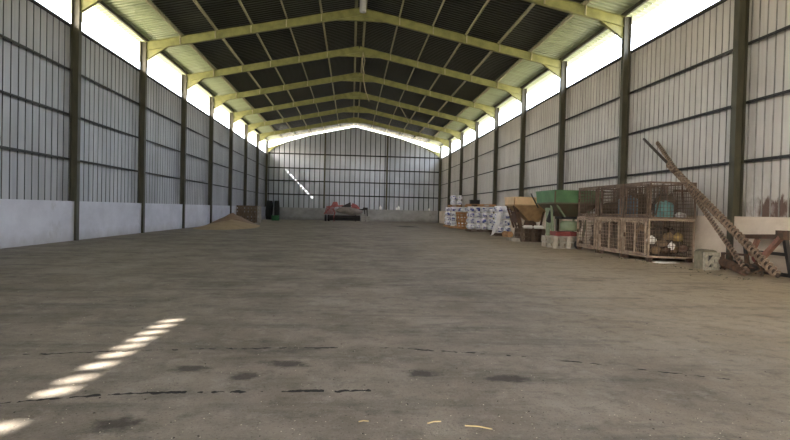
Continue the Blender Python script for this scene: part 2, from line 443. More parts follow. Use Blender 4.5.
# portal frames: columns, rafters, haunches, apex plate
def make_frame():
    root = empty('steel_portal_frame')
    for s in (-1, 1):
        m = MB(); zt = 8.42
        m.box((s * 9.37, 0, zt / 2), (.018, .20, zt)).box((s * 9.61, 0, zt / 2), (.018, .20, zt)).box((s * 9.49, 0, zt / 2), (.24, .012, zt))
        m.build('column', 'olive', root)
        m = MB(); d = .36
        p, q = Vector((s * 9.40, 0, 10.22 - SL * 9.40)), Vector((0, 0, 10.22))
        nrm = Vector((s * SL, 0, 1)).normalized()
        for k in (-1, 1):
            o = nrm * (k * (d / 2 - .008)); m.bar(p + o, q + o, .16, .016, up=(0, 1, 0)) if False else m.bar(p + o, q + o, .016, .16, up=(0, 1, 0))
        m.bar(p, q, d - .03, .010, up=(0, 1, 0))
        raf = m.build('rafter', 'lime', root)
        for x in (1.77, 3.32, 4.87, 6.42, 7.93):
            m = MB(); m.box((s * x, -.05, 10.22 - SL * x), (.035, .09, .34)); m.build('cleat', 'purlin', raf)
        m = MB(); ub = lambda x: 10.22 - SL * x - .18
        m.prism([(s * 9.36, ub(9.36)), (s * 9.36, 7.62), (s * 8.45, ub(8.45))], 'y', -.006, .006)
        m.bar((s * 9.36, 0, 7.62), (s * 8.45, 0, ub(8.45)), .016, .14, up=(0, 1, 0))
        m.build('haunch', 'lime', root)
    m = MB(); ub = lambda x: 10.22 - SL * x - .18
    m.prism([(-1.1, ub(1.1)), (0, ub(0)), (1.1, ub(1.1))], 'y', -.006, .006).box((0, 0, ub(1.1)), (2.2, .14, .016))
    m.build('apex_plate', 'lime', root)
    return root
proto = make_frame()
fy = [19.48 + 6 * i for i in range(-2, 7)]
place = {8: 'nearest the camera, mostly out of view', 7: 'whose right column stands behind the leaning augers'}
for i, y in enumerate(fy):
    k = 8 - i
    lab = 'olive steel portal frame with lime rafters, %s from the back wall' % ORD[k] if k else 'olive steel portal frame with lime rafters, the last full one before the back wall'
    o = proto if i == 0 else copy_tree(proto)
    o.location = (0, y, 0); tag(o, lab, 'steel frame', 'portal frames of the shed')
e = empty('steel_portal_frame', (0, YB - .35, 0), label='olive corner columns with short lime knee braces against the back gable', cat='steel frame')
for s in (-1, 1):
    m = MB(); zt = 8.42
    m.box((s * 9.37, 0, zt / 2), (.018, .20, zt)).box((s * 9.61, 0, zt / 2), (.018, .20, zt)).box((s * 9.49, 0, zt / 2), (.24, .012, zt))
    m.build('column', 'olive', e)
    m = MB(); m.prism([(s * 9.36, 7.75), (s * 9.36, 7.2), (s * 8.75, 7.72), (s * 7.6, 8.34), (s * 8.6, 7.98)], 'y', -.05, .05); m.build('knee_brace', 'lime', e)

# fitting and ropes under the ridge
e = empty('ridge_fitting', (.06, 23.2, 9.40), label='bright zinc cylinder hanging under the roof ridge', cat='ceiling fitting')
m = MB(); m.lathe([(.05, .02), (.13, 0), (.135, .05), (.135, .75), (.10, .9), (.04, .95)], 20); m.build('shade', 'silver', e, True)
m = MB(); m.cyl((0, 0, .94), (0, 0, 1.2), .02); m.build('hanger', 'darksteel', e)
m = MB(); m.tube([(.22, 31.40, 10.05), (.20, 31.36, 9.6), (.24, 31.34, 9.09), (.27, 31.34, 8.5), (.40, 31.34, 7.9), (.62, 31.34, 7.32)], .022)
m.tube([(.22, 31.40, 10.0), (.33, 31.36, 9.6), (.26, 31.34, 9.1), (.34, 31.34, 8.8)], .018)
tag(m.build('rope', 'ropemat'), 'pale frayed rope dangling from the ridge', 'rope')
m = MB(); m.tube([(3.27, 43.38, 9.45), (3.5, 43.36, 9.1), (3.8, 43.36, 8.6), (4.09, 43.36, 8.1)], .018)
tag(m.build('rope', 'ropemat'), 'thin pale cord hanging from a rafter right of the ridge', 'rope')

# ------------------------------------------------------------------ left side: piles, pallets, tyres
def mound(name, mat, cx, cy, rx, ry, h, seed, label, cat, p=1.5):
    bm = bmesh.new(); n, k = 48, 16; rings = []
    for j in range(k + 1):
        rr = j / k; ring = []
        for i in range(n):
            a = i * 2 * PI / n
            w = 1 + .16 * noise.noise((math.cos(a) * 1.3 + seed, math.sin(a) * 1.3, 0))
            x, y = rx * rr * w * math.cos(a), ry * rr * w * math.sin(a)
            z = h * max(0, 1 - rr) ** p + (.05 * noise.noise((x * 2, y * 2, seed)) * (1 - rr) if j else 0)
            z = max(z, -.02)
            if cx + x < -9.47: x = -9.47 - cx
            ring.append(bm.verts.new((x, y, z)))
        rings.append(ring)
    for a, b in zip(rings, rings[1:]):
        for i in range(n): bm.faces.new((a[i], a[(i + 1) % n], b[(i + 1) % n], b[i]))
    bmesh.ops.remove_doubles(bm, verts=bm.verts, dist=1e-4)
    mb = MB(); mb.bm.free(); mb.bm = bm
    o = mb.build(name, mat, None, True, loc=(cx, cy, 0))
    return tag(o, label, cat, kind='stuff')
mound('grain_pile', 'pile_tan', -7.75, 35.6, 1.75, 5.2, .45, 3, 'low tan grain pile spread in front of the brown heap', 'grain', 1.0)
mound('meal_pile', 'pile_brown', -8.25, 38.6, 1.7, 3.8, .85, 9, 'peaked brown heap of meal by the left wall', 'meal', 1.1)

def pallet_mesh(name, mat, lx=1.2, ly=1.0, h=.144):
    m = MB()
    for y in (-ly / 2 + .05, 0, ly / 2 - .05):
        m.box((0, y, .011), (lx, .1, .022))
        for x in (-lx / 2 + .07, 0, lx / 2 - .07): m.box((x, y, h / 2 - .011), (.14, .1, h - .066))
    for x in (-lx / 2 + .07, 0, lx / 2 - .07): m.box((x, 0, h - .033), (.12, ly, .022))
    nb = 6
    for i in range(nb): m.box((0, -ly / 2 + .05 + (ly - .1) * i / (nb - 1), h - .011), (lx, .1, .022))
    return m.build(name, mat)
def pallet_stack(x, y, n, mat, lx, ly, label, group, rz=0, jit=.03, z0=0, h=.144):
    base = pallet_mesh('wooden_pallet', mat, lx, ly, h); out = []
    for i in range(n):
        o = base if i == 0 else base.copy()
        if i: C.objects.link(o)
        o.location = (x + random.uniform(-jit, jit), y + random.uniform(-jit, jit), z0 + i * (h + .002))
        o.rotation_euler = (0, 0, rz + random.uniform(-.02, .02))
        pos = ('lowest one' if i == 0 else 'topmost one' if i == n - 1 else ORD[i] + ' from the floor') if n > 1 else 'single'
        tag(o, label % pos, 'pallet', group); out.append(o)
    return out
random.seed(3)
pb = pallet_mesh('wooden_pallet', 'wood', .68, 1.15); pg = pallet_mesh('wooden_pallet', 'wood_grey', .68, 1.15)
for j in range(2):
    for i in range(7):
        src = pg if i == 6 else pb
        o = src if (j == 0 and i in (0, 6)) else src.copy()
        if o is not src: C.objects.link(o)
        o.location = (-9.30 + i * .25 + random.uniform(-.015, .015), 45.6 + .12 * i + random.uniform(-.05, .05), .345 + j * .69)
        o.rotation_euler = (0, PI / 2 + random.uniform(-.03, .03), 0)
        num = ORD[i] + ' from the wall' if i < 6 else 'pale aisle end one'
        tag(o, 'wooden pallet on edge behind the brown heap, %s row, %s' % (['lower', 'upper'][j], num), 'pallet', 'pallets standing on edge')

def tyre(name, loc, rot, R, w, label):
    root = empty(name, loc, label=label, cat='tyre'); root.rotation_euler = rot
    m = MB(); r0 = R * .56
    prof = [(r0, -w * .36), (R * .72, -w * .52), (R * .9, -w * .5), (R * .965, -w * .42), (R * .975, 0), (R * .965, w * .42), (R * .9, w * .5), (R * .72, w * .52), (r0, w * .36)]
    m.lathe(prof, 40, Matrix.Rotation(PI / 2, 4, 'Y'), closed=True); m.build('casing', 'black', root, True)
    m = MB()
    for i in range(22):
        for s in (-1, 1):
            a = (i + (.5 if s > 0 else 0)) * 2 * PI / 22
            Rm = Matrix.Rotation(a, 4, 'X') @ Matrix.Translation((s * w * .24, 0, R * .97)) @ Matrix.Rotation(s * .6, 4, 'Z')
            m.box((0, 0, 0), (w * .55, R * .07, R * .07), None) if False else bmesh.ops.create_cube(m.bm, size=1, matrix=Rm @ Matrix.Diagonal((w * .52, R * .07, R * .07, 1)))
    m.build('tread', 'black', root)
    return root
tyre('tractor_tyre', (-8.85, 59.6, .99), (0, .04, 0), 1.0, .52, 'big black tractor tyre standing upright nearest the left back corner')
tyre('tractor_tyre', (-8.02, 59.3, .99), (0, -.03, .1), 1.0, .50, 'big black tractor tyre standing upright, the right one of the pair')
m = MB()
for k in range(7):
    r = .34 - .03 * (k % 3); z = .06 + .065 * k
    m.tube([(r * math.cos(a * PI / 9) + .04 * math.sin(k * 2), r * math.sin(a * PI / 9) + .03 * math.cos(k * 3), z + .02 * math.sin(a)) for a in range(18)], .045, 6)
tag(m.build('hose_coil', 'greenbundle', loc=(-7.6, 55.0, 0)), 'green coiled bundle on the floor before the tractor tyres', 'hose')

# ------------------------------------------------------------------ red implement at the back wall
imp = empty('farm_implement', (-.8, 58.0, 0), label='red and grey farm implement parked against the back wall', cat='farm machine')
m = MB(); secs = []
for x, zb, zt, hw in ((-1.15, 1.0, 1.1, .25), (-.7, .86, 1.42, .6), (0, .74, 1.58, .75), (.7, .66, 1.5, .75), (1.35, .72, 1.3, .65), (1.75, .95, 1.25, .4)):
    secs.append([(x, -hw, (zb + zt) / 2 - .05), (x, -hw * .75, zb + .05), (x, 0, zb), (x, hw * .75, zb + .05), (x, hw, (zb + zt) / 2), (x, hw * .7, zt - .06), (x, 0, zt), (x, -hw * .7, zt - .06)])
m.loft(secs); m.build('hull', 'greyhull', imp, True)
m = MB(); m.bar((-2.0, -.5, 1.45), (-.3, -.4, 1.62), .14).bar((-1.9, .4, 1.5), (1.0, .3, 1.72), .12).bar((-2.2, -.55, .75), (-1.3, -.6, 1.75), .13)
m.build('frame', 'pinkred', imp)
m = MB(); m.tube([(-1.2, -.65, 0.0), (-1.22, -.65, .5), (-1.1, -.6, .9), (-1.3, -.55, 1.3)], [.05, .055, .07, .09]); m.box((-1.2, -.65, .02), (.22, .22, .04)); m.build('jack_leg', 'pinkred', imp)
m = MB(); m.loft([[(-1.5, -.5, 1.5), (-.75, -.5, 1.5), (-.8, .2, 1.55), (-1.5, .2, 1.55)], [(-1.35, -.4, 1.98), (-.95, -.4, 2.02), (-.9, .1, 2.0), (-1.35, .1, 1.95)]]); m.build('gear_housing', 'pinkred', imp)
m = MB(); m.loft([[(.55, -.72, 1.45), (1.45, -.6, 1.3), (1.45, .3, 1.4), (.55, .3, 1.55)], [(.65, -.45, 1.92), (1.15, -.4, 1.72), (1.15, .2, 1.72), (.65, .2, 1.92)]]); m.build('red_guard', 'pinkred', imp)
m = MB(); m.loft([[(-.5, -.6, 1.5), (.5, -.65, 1.5), (.5, .2, 1.55), (-.5, .2, 1.55)], [(-.1, -.5, 1.72), (.45, -.5, 2.0), (.45, .1, 2.0), (-.1, .1, 1.75)]]); m.build('dark_cover', 'darksteel', imp)
m = MB()
for k in range(7): m.tube([(-1.9 + .12 * k, -.5 + .05 * (k % 2), 1.5), (-2.05 + .13 * k, -.55, 1.1), (-2.1 + .12 * k, -.6, .72)], .04, 6)
m.build('tines', 'redpaint', imp)
for x in (-2.05, -1.75):
    w = MB(); w.lathe([(.14, -.09), (.30, -.1), (.34, -.05), (.34, .05), (.30, .1), (.14, .09)], 24, Matrix.Translation((x, -.35 + (x + 2) * .8, .34)) @ Matrix.Rotation(PI / 2, 4, 'Y'), True)
    w.cyl((x - .07, -.35 + (x + 2) * .8, .34), (x + .07, -.35 + (x + 2) * .8, .34), .15)
    w.build('wheel', 'black', imp)
m = MB(); m.bar((1.3, -.3, 1.2), (2.2, -.1, 1.35), .16).bar((2.15, -.1, 1.45), (2.25, 0, .02), .12).bar((1.9, .2, 1.5), (2.05, .3, .02), .12).box((2.0, 0, 1.4), (.5, .7, .18)); m.build('drawbar', 'darksteel', imp)
m = MB(); m.box((-.2, .45, .35), (3.4, .25, .5)).cyl((-1.6, .2, .42), (1.5, .2, .42), .22); m.bar((-1.2, 0, .0), (-1.2, .2, .9), .1).bar((1.0, 0, 0), (1.0, .2, .9), .1); m.build('underframe', 'darksteel', imp)
random.seed(11)
for j in range(4):
    for i in range(2):
        if j == 3 and i == 1: continue
        o = MB().box((0, 0, .1), (.44, .25, .195), bev=.012).build('concrete_block', 'concblock', loc=(.98 + .47 * i + random.uniform(-.02, .02), 57.05, j * .2), rot=(0, 0, random.uniform(-.05, .05)))
        tag(o, 'grey concrete block beside the red implement, %s course, %s' % (['bottom', 'second', 'third', 'top'][j], ['left', 'right'][i]), 'block', 'blocks under the red implement')

def jug(x, y, z, s, label):
    r = empty('plastic_jug', (x, y, z), label=label, cat='jug', group='white jugs on the back wall ledge')
    m = MB(); m.lathe([(.10, 0), (.12, .02), (.12, .24), (.09, .31), (.04, .35), (.04, .38)], 16); b = m.build('body', 'white', r, True)
    m = MB(); m.cyl((0, 0, .38), (0, 0, .42), .045); m.build('cap', 'white', r)
    r.scale = (s, s, s); return r
jug(2.94, YB - .19, 1.322, 1.05, 'white jug on the back ledge just right of the red implement')
jug(4.72, YB - .19, 1.322, .7, 'small white jug on the back ledge, left one of the two together')
jug(4.95, YB - .19, 1.322, 1.1, 'taller white jug on the back ledge, right one of the two together')
jug(8.35, YB - .19, 1.322, .7, 'white jug on the back ledge towards the right corner')

# ------------------------------------------------------------------ right side: bales on pallets
def bale_mesh():
    m = MB(); bmesh.ops.create_cube(m.bm, size=1, matrix=Matrix.Translation((0, 0, .19)) @ Matrix.Diagonal((.385, 1.0, .36, 1)))
    bmesh.ops.bevel(m.bm, geom=list(m.bm.edges), offset=.07, segments=2, affect='EDGES')
    bmesh.ops.subdivide_edges(m.bm, edges=[e for e in m.bm.edges if e.calc_length() > .25], cuts=3, use_grid_fill=True)
    for v in m.bm.verts:
        v.co.x += .02 * noise.noise(v.co * 5) ; v.co.z += .012 * noise.noise(v.co * 6 + Vector((3, 1, 2)))
        f = 1 - abs(v.co.y) ** 2 * .15; v.co.x *= f
        v.co.z = max(0, v.co.z)
    return m.build('bale', 'bale', smooth=True)
BALE = bale_mesh(); used = [0]
COLN = {4: ['left', 'centre left', 'centre right', 'right'], 2: ['left', 'right'], 3: ['left', 'middle', 'right']}
LAYN = ['bottom', 'second', 'third', 'top']
def bales(x, y, z, cols, layers, where, group):
    for j in range(layers):
        for i in range(cols):
            o = BALE if not used[0] else BALE.copy()
            if used[0]: C.objects.link(o)
            used[0] = 1
            o.location = (x + (i - (cols - 1) / 2) * .425 + random.uniform(-.015, .015), y + random.uniform(-.03, .03), z + j * .378)
            o.rotation_euler = (0, 0, random.choice((0, PI)) + random.uniform(-.03, .03))
            lay = ['bottom', 'top'][j] if layers == 2 else LAYN[j]
            tag(o, 'white blue-printed bale, %s layer, %s column, %s' % (lay, COLN[cols][i], where), 'bale', group)
def one_pallet(x, y, z, mat, lx, ly, label, rot=(0, 0, 0)):
    o = pallet_mesh('wooden_pallet', mat, lx, ly); o.location = (x, y, z); o.rotation_euler = rot
    return tag(o, label, 'pallet')
random.seed(21)
one_pallet(8.30, 46.6, 0, 'wood_orange', 1.4, 1.2, 'orange pallet under the farthest bale stack')
bales(8.30, 46.6, .146, 3, 4, 'farthest stack', 'bales in the farthest stack')
one_pallet(8.12, 43.2, 0, 'wood_orange', 1.4, 1.2, 'orange pallet under the second farthest bale stack')
bales(8.12, 43.2, .146, 3, 4, 'stack behind the leaning pallets', 'bales in the lower tier')
one_pallet(8.12, 43.2, 1.66, 'wood_orange', 1.5, 1.25, 'orange pallet between the two tiers of bales')
bales(7.92, 43.2, 1.806, 2, 2, 'raised tier', 'bales in the upper tier')
one_pallet(8.0, 39.6, .60, 'wood_orange', 1.1, 1.25, 'orange pallet leaning against the bales, front one of two', (1.12, 0, .12))
one_pallet(7.95, 40.3, .62, 'wood_orange', 1.1, 1.25, 'orange pallet leaning against the bales, rear one of two', (1.2, 0, .05))
one_pallet(8.25, 36.3, 0, 'wood_dark', 1.7, 1.2, 'dark pallet under the middle bale stack')
bales(8.25, 36.3, .146, 4, 4, 'stack right of the leaning pallets', 'bales in the middle stack')
one_pallet(8.25, 36.3, 1.662, 'wood_orange', 1.75, 1.3, 'orange pallet lying on top of the middle bale stack')
one_pallet(8.75, 39.3, 0, 'wood_dark', .95, 1.0, 'dark pallet under the black crate stack')
m = MB(); m.box((0, 0, .80), (.85, .85, 1.6), bev=.02); tag(m.build('dark_bin', 'darksteel', loc=(8.8, 39.3, .146)), 'dark bin behind the middle bale stack', 'bin')
m = MB(); m.box((0, 0, .02), (.62, .5, .04)).box((-.3, 0, .2), (.03, .5, .38)).box((.3, 0, .2), (.03, .5, .38)).box((0, -.24, .2), (.62, .03, .38)).box((0, .24, .2), (.62, .03, .38)); m.box((0, 0, .385), (.66, .54, .03))
tag(m.build('black_crate', 'black', loc=(8.5, 39.2, 1.748)), 'black crate raised beside the upper bales', 'crate')
one_pallet(8.16, 30.6, 0, 'wood_dark', 1.0, 1.2, 'dark pallet under the bale stack with torn film')
bales(8.16, 30.6, .146, 2, 4, 'nearest stack with torn film', 'bales in the nearest stack')
# torn film over the near-left corner of that stack
m = MB(); gx, gz = 12, 16; G = []
for i in range(gx + 1):
    row = []
    for j in range(gz + 1):
        u, v = i / gx, j / gz
        x = 7.68 + .36 * u - .36 * v * v; y = 29.98 - .12 * (1 - v) - .25 * v * v - .12 * noise.noise((u * 5, v * 4, 2)) + (.5 * max(0, .2 - u))
        z = 1.30 - 1.27 * v * (1 - .35 * u * u); x += .07 * noise.noise((u * 6, v * 6, 5))
        row.append(m.bm.verts.new((x, y, max(.02, z))))
    G.append(row)
for i in range(gx):
    for j in range(gz): m.bm.faces.new((G[i][j], G[i + 1][j], G[i + 1][j + 1], G[i][j + 1]))
tag(m.build('plastic_film', 'film', smooth=True), 'torn milky plastic film hanging off the nearest bale stack', 'plastic film')
m = MB(); m.cyl((0, -.35, .16), (0, .35, .16), .16, n=20)
tag(m.build('wooden_log', 'wood_orange', loc=(7.95, 28.7, 0), rot=(0, 0, .15)), 'short cut log lying before the torn film bales', 'log')

# ------------------------------------------------------------------ hoppers
def hopper(root, W, L, zr0, zr1, zb, bw, bl, paint, under, hx=0, hy=0):
    def rect(w, l, z, cx=0, cy=0): return [(cx - w / 2, cy - l / 2, z), (cx + w / 2, cy - l / 2, z), (cx + w / 2, cy + l / 2, z), (cx - w / 2, cy + l / 2, z)]
    m = MB(); m.loft([rect(W, L, zr0), rect(W + .06, L + .06, zr1), rect(W + .10, L + .10, zr1), rect(W + .10, L + .10, zr1 + .04), rect(W - .02, L - .02, zr1 + .04), rect(W - .06, L - .06, zr0 + .03)], cap=False)
    rim = m.build('hopper_rim', paint, root)
    m = MB(); m.loft([rect(W, L, zr0), rect(bw, bl, zb, hx, hy)]); m.build('hopper_cone', under, root)
    m = MB()
    for sx in (-1, 1):
        m.bar((sx * W / 2, -L / 2 - .01, zr0), (sx * W / 2, -L / 2 - .02, zr1), .05, .03)
    m.box((0, -L / 2 - .02, zr0), (W, .03, .05)).box((-W / 2 - .01, 0, zr0), (.03, L, .05)); m.build('stiffener', under, rim)
    return rim
pallet_stack(7.95, 25.0, 3, 'wood_dark', 1.1, 1.1, 'dark wooden pallet carrying the cream hopper, %s', 'pallets under the cream hopper', h=.194)
yh = empty('cream_spreader', (7.85, 25.3, .59), label='cream fertiliser spreader hopper on stacked dark pallets', cat='spreader')
hopper(yh, 1.6, 1.5, 1.05, 1.38, .30, .45, .5, 'cream', 'brownpaint', .30, -.05)
for sx in (-1, 1):
    for sy in (-1, 1):
        m = MB(); m.bar((.1 + sx * .42, sy * .42, 0), (sx * .66, sy * .62, 1.1), .07); m.build('leg', 'rust', yh)
m = MB(); m.box((.1, 0, .1), (.95, .9, .06)).cyl((.15, -.1, .12), (.15, -.1, .36), .30, .24).bar((-.5, -.5, .05), (.5, -.5, .05), .06); m.build('spinner_base', 'rust', yh)
m = MB(); m.bar((-.76, -.6, 1.05), (-.42, -.5, .0), .09).bar((-.76, .6, 1.05), (-.42, .5, .0), .09).box((-.56, -.1, .5), (.08, 1.0, .5)); m.build('side_frame', 'rust', yh)
m = MB(); m.bar((.28, -.80, .95), (-.10, -.86, 1.58), .035, .05); m.build('lever', 'darksteel', yh)
for i, (x, y, lab) in enumerate(((7.72, 24.42, 'left'), (8.2, 24.4, 'right'))):
    m = MB(); m.box((0, 0, .07), (.46, .24, .14), bev=.05); o = m.build('white_sack', 'white', loc=(x, y + .2, .60), rot=(0, 0, .1 * i), smooth=True)
    tag(o, 'small white sack lying under the cream hopper, %s one' % lab, 'sack', 'sacks under the cream hopper')
one_pallet(7.16, 25.0, 0, 'wood_grey', .36, 1.0, 'narrow pale pallet at the floor left of the cream hopper')

pallet_stack(7.80, 20.68, 2, 'wood_grey', 1.15, 1.3, 'pale wooden pallet carrying the green spreader, %s', 'pallets under the green spreader', h=.218)
gh = empty('green_spreader', (8.1, 20.95, .44), label='green fertiliser spreader hopper with red base on pale pallets', cat='spreader')
hopper(gh, 1.8, 2.0, 1.24, 1.68, .74, .7, .8, 'green', 'greenunder', -.1, 0)
m = MB(); m.lathe([(.34, .22), (.38, .26), (.38, .52), (.30, .58)], 24, Matrix.Translation((-.12, -.55, 0))); m.build('spinner_drum', 'palegreen', gh, True)
m = MB(); m.box((-.28, -.15, .10), (.85, 1.1, .16), bev=.03).cyl((-.1, -.74, .1), (-.1, -.68, .1), .07); m.build('base', 'redpaint', gh)
m = MB(); m.box((-.72, .15, .62), (.05, .34, 1.24)).bar((-.80, -.6, .2), (-.80, -.35, 1.25), .07).bar((-.80, -.9, 1.2), (-.35, -.65, .7), .06)
m.prism([(-.2, 1.24), (.55, 1.24), (.35, .7), (.05, .7)], 'x', -.74, -.70)
m.build('side_panel', 'palegreen', gh)
m = MB(); m.box((-.15, -.35, .70), (.72, .7, .10)).cyl((.2, -.7, .34), (.2, -.7, .7), .06).cyl((-.78, -.05, .55), (-.74, -.3, .95), .10); m.build('agitator', 'black', gh)
for sx, sy in ((1, -1), (1, 1), (-1, 1)):
    m = MB(); m.bar((sx * .40, sy * .5, 0), (sx * .55, sy * .7, 1.2), .07); m.build('leg', 'palegreen', gh)
m = MB(); m.lathe([(.07, -.07), (.15, -.08), (.17, -.04), (.17, .04), (.15, .08), (.07, .07)], 20, Matrix.Translation((8.12, 19.88, .17)) @ Matrix.Rotation(PI / 2, 4, 'X'), True); m.cyl((8.12, 19.83, .17), (8.12, 19.93, .17), .09)
tag(m.build('small_wheel', 'black'), 'small black wheel beside the pale pallets', 'wheel')

# ------------------------------------------------------------------ wire cages, two high
CW = 1.30
def make_cage(L, H, lower):
    r = empty('wire_cage', cat='cage')
    m = MB(); t = .05; a, b = CW / 2, L / 2
    for x in (-a, a):
        for y in (-b, b): m.box((x, y, H / 2), (t, t, H))
    for z in (t / 2, H - t / 2):
        for x in (-a, a): m.box((x, 0, z), (t, L, t))
        for y in (-b, b): m.box((0, y, z), (CW, t, t))
    m.build('frame', 'cage' if lower else 'cage_dark', r)
    def panel(p0, du, dv, nu, nv, nm='wire_panel'):
        m = MB(); p0, du, dv = Vector(p0), Vector(du), Vector(dv)
        for i in range(1, nu): p = p0 + du * i / nu; m.bar(p, p + dv, .011)
        for j in range(1, nv): p = p0 + dv * j / nv; m.bar(p, p + du, .011)
        m.build(nm, 'wire' if lower and p0.x < 0 and abs(du.x) < .01 else 'wire_shaded', r)
    nL, nW, nH = int(L / .10), int(CW / .10), int(H / .10)
    panel((-a, -b, 0), (0, L, 0), (0, 0, H), nL, nH)
    panel((a, -b, 0), (0, L, 0), (0, 0, H), nL, nH)
    panel((-a, -b, 0), (CW, 0, 0), (0, 0, H), nW, nH)
    panel((-a, b, 0), (CW, 0, 0), (0, 0, H), nW, nH)
    m = MB(); m.box((0, 0, .03), (CW, L, .02)); m.build('base_sheet', 'rust', r)
    m = MB(); s = .13 if lower else .10; x = -a - .03          # door frame on the aisle side
    for y in (-b + s, b - s): m.box((x, y, H / 2), (.035, .05, H - 2 * .07))
    for z in (.09, H - .09): m.box((x, 0, z), (.035, L - 2 * s, .05))
    if lower: m.box((x, 0, H / 2), (.03, .03, H - .2))
    d = m.build('door', 'cage' if lower else 'cage_dark', r)
    m = MB(); m.box((x - .03, b - s - .03, H * .55), (.04, .03, .12)); m.build('latch', 'rust', d)
    if lower:
        for sx in (-1, 1):
            for sy in (-1, 1):
                m = MB(); m.box((sx * (a - .06), sy * (b - .06), -.055), (.12, .12, .11)); m.build('foot', 'rust', r)
    return r
spans = [(18.10, 19.75), (16.40, 17.95), (14.85, 16.30)]
pos = ['farthest of three, beside the green spreader', 'middle of three', 'nearest of three, beside the augers']
what = {('u', 2): 'holding the teal drum, nearest of three', ('u', 1): 'holding the blue drum, middle of three', ('u', 0): 'before the green hopper, farthest of three', ('l', 2): 'full of junk, nearest of three', ('l', 1): 'middle of three', ('l', 0): 'next to the green spreader, farthest of three'}
for i, (y0, y1) in enumerate(spans):
    c = make_cage(y1 - y0 - .03, 1.08, True); c.location = (8.0 + CW / 2, (y0 + y1) / 2, .12)
    tag(c, 'rusty wire mesh cage on the floor, ' + what['l', i], None, 'wire cages by the right wall')
    c = make_cage(y1 - y0 - .06, 1.03, False); c.location = (8.02 + CW / 2, (y0 + y1) / 2, 1.21)
    tag(c, 'rusty wire mesh cage stacked on top, ' + what['u', i], None, 'wire cages by the right wall')

def drum(x, y, z, r, h, mat, label):
    e = empty('plastic_drum', (x, y, z), label=label, cat='drum')
    m = MB(); m.lathe([(r * .9, 0), (r, .03), (r, h * .32), (r * 1.04, h * .35), (r, h * .38), (r, h * .8), (r * .8, h * .95), (r * .5, h)], 24); m.build('body', mat, e, True)
    m = MB(); m.cyl((r * .2, 0, h), (r * .2, 0, h + .04), r * .18); m.cyl((-r * .5, 0, h * .93), (-r * .5, 0, h + .02), r * .12); m.build('cap', mat, e)
    return e
drum(8.62, 15.2, 1.25, .24, .44, 'teal', 'teal plastic drum standing in the nearest upper cage')
drum(8.45, 16.95, 1.25, .30, .62, 'blue', 'dull blue drum standing in the middle upper cage')
def lump(name, loc, d, mat, seed, label, cat):
    m = MB(); bmesh.ops.create_icosphere(m.bm, subdivisions=3, radius=1)
    for v in m.bm.verts:
        f = 1 + .35 * noise.noise(v.co * 1.8 + Vector((seed, 0, 0))) + .12 * noise.noise(v.co * 5 + Vector((seed, 3, 0)))
        v.co = Vector((v.co.x * d[0] * f, v.co.y * d[1] * f, max(0, (v.co.z + .75) * d[2] * f * .6)))
    return tag(m.build(name, mat, smooth=True, loc=loc), label, cat)
lump('white_bag', (9.08, 15.15, 1.25), (.14, .14, .14), 'white', 4, 'crumpled white bag in the nearest upper cage', 'bag')
lump('white_bag', (8.17, 15.03, .50), (.12, .12, .22), 'white', 8, 'bluish white bag in the nearest floor cage, at its left', 'bag')
lump('yellow_can', (8.98, 15.08, .58), (.15, .13, .22), 'yellow', 12, 'dull yellow lump on top of the junk in the nearest floor cage', 'can')
lump('white_bag', (8.78, 15.05, .34), (.10, .08, .2), 'white', 15, 'white rag in the middle of the nearest floor cage', 'bag')
lump('scrap_heap', (8.55, 15.55, .14), (.46, .5, .80), 'junk', 18, 'dark scrap heap filling the nearest floor cage', 'scrap')
random.seed(77)
for k, (x, z, mt, nm, ct, lab) in enumerate(((8.32, .22, 'sackbrown', 'brown_sack', 'sack', 'brown sack low at the left of the nearest floor cage'), (8.52, .42, 'wood', 'brown_sack', 'sack', 'dark tan sack left of centre in the nearest floor cage'), (8.62, .24, 'rust', 'scrap_lump', 'scrap', 'rusty lump low in the middle of the nearest floor cage'), (8.86, .26, 'sackbrown', 'brown_sack', 'sack', 'brown sack below the yellow can in the nearest floor cage'), (9.12, .28, 'rust', 'scrap_lump', 'scrap', 'rusty lump low at the right of the nearest floor cage'), (8.70, .62, 'sackbrown', 'brown_sack', 'sack', 'brown sack beside the yellow can, topmost in the nearest floor cage'))):
    lump(nm, (x, 15.06 + .03 * (k % 2), z), (.14, .10, .2), mt, 80 + k * 3, lab, ct)
lump('brown_sack', (9.0, 15.65, .14), (.26, .42, .75), 'junk', 21, 'rusty scrap heap against the wall side of the nearest floor cage', 'scrap')
lump('scrap_heap', (8.65, 17.15, .14), (.50, .60, .85), 'junk', 24, 'added dark scrap heap shading the middle floor cage', 'scrap')  # heap added to darken the inside of the cage
lump('pale_sack', (8.35, 15.85, .16), (.2, .2, .75), 'sackbrown', 31, 'tan sack standing behind the door of the nearest floor cage', 'sack')
lump('scrap_heap', (8.65, 18.9, .14), (.50, .62, .85), 'junk', 51, 'added dark scrap heap shading the farthest floor cage', 'scrap')  # another heap added to darken a cage interior
lump('dark_filler', (8.75, 18.8, 1.24), (.45, .55, .45), 'junk', 53, 'added dark filler shading the farthest upper cage', 'sack')  # made-up filler shapes that darken the upper cages
lump('dark_filler', (8.95, 17.2, 1.24), (.30, .5, .75), 'junk', 57, 'added dark filler beside the blue drum in the middle upper cage', 'sack')
lump('dark_filler', (8.95, 15.75, 1.24), (.32, .4, .65), 'junk', 59, 'added dark filler behind the teal drum in the nearest upper cage', 'sack')
m = MB(); m.bar((8.2, 14.9, 1.3), (8.45, 15.0, 2.2), .03).bar((9.25, 15.3, 1.3), (9.0, 14.98, 2.2), .03); m.bar((8.75, 14.98, 2.0), (9.3, 14.98, 2.0), .05); o = None
tag(m.build('loose_bars', 'rust'), 'rusty bars propped inside the nearest upper cage', 'bars')
lump('plastic_scrap', (8.35, 14.55, 0), (.34, .15, .05), 'white', 41, 'crumpled white plastic on the floor below the nearest cage', 'plastic')

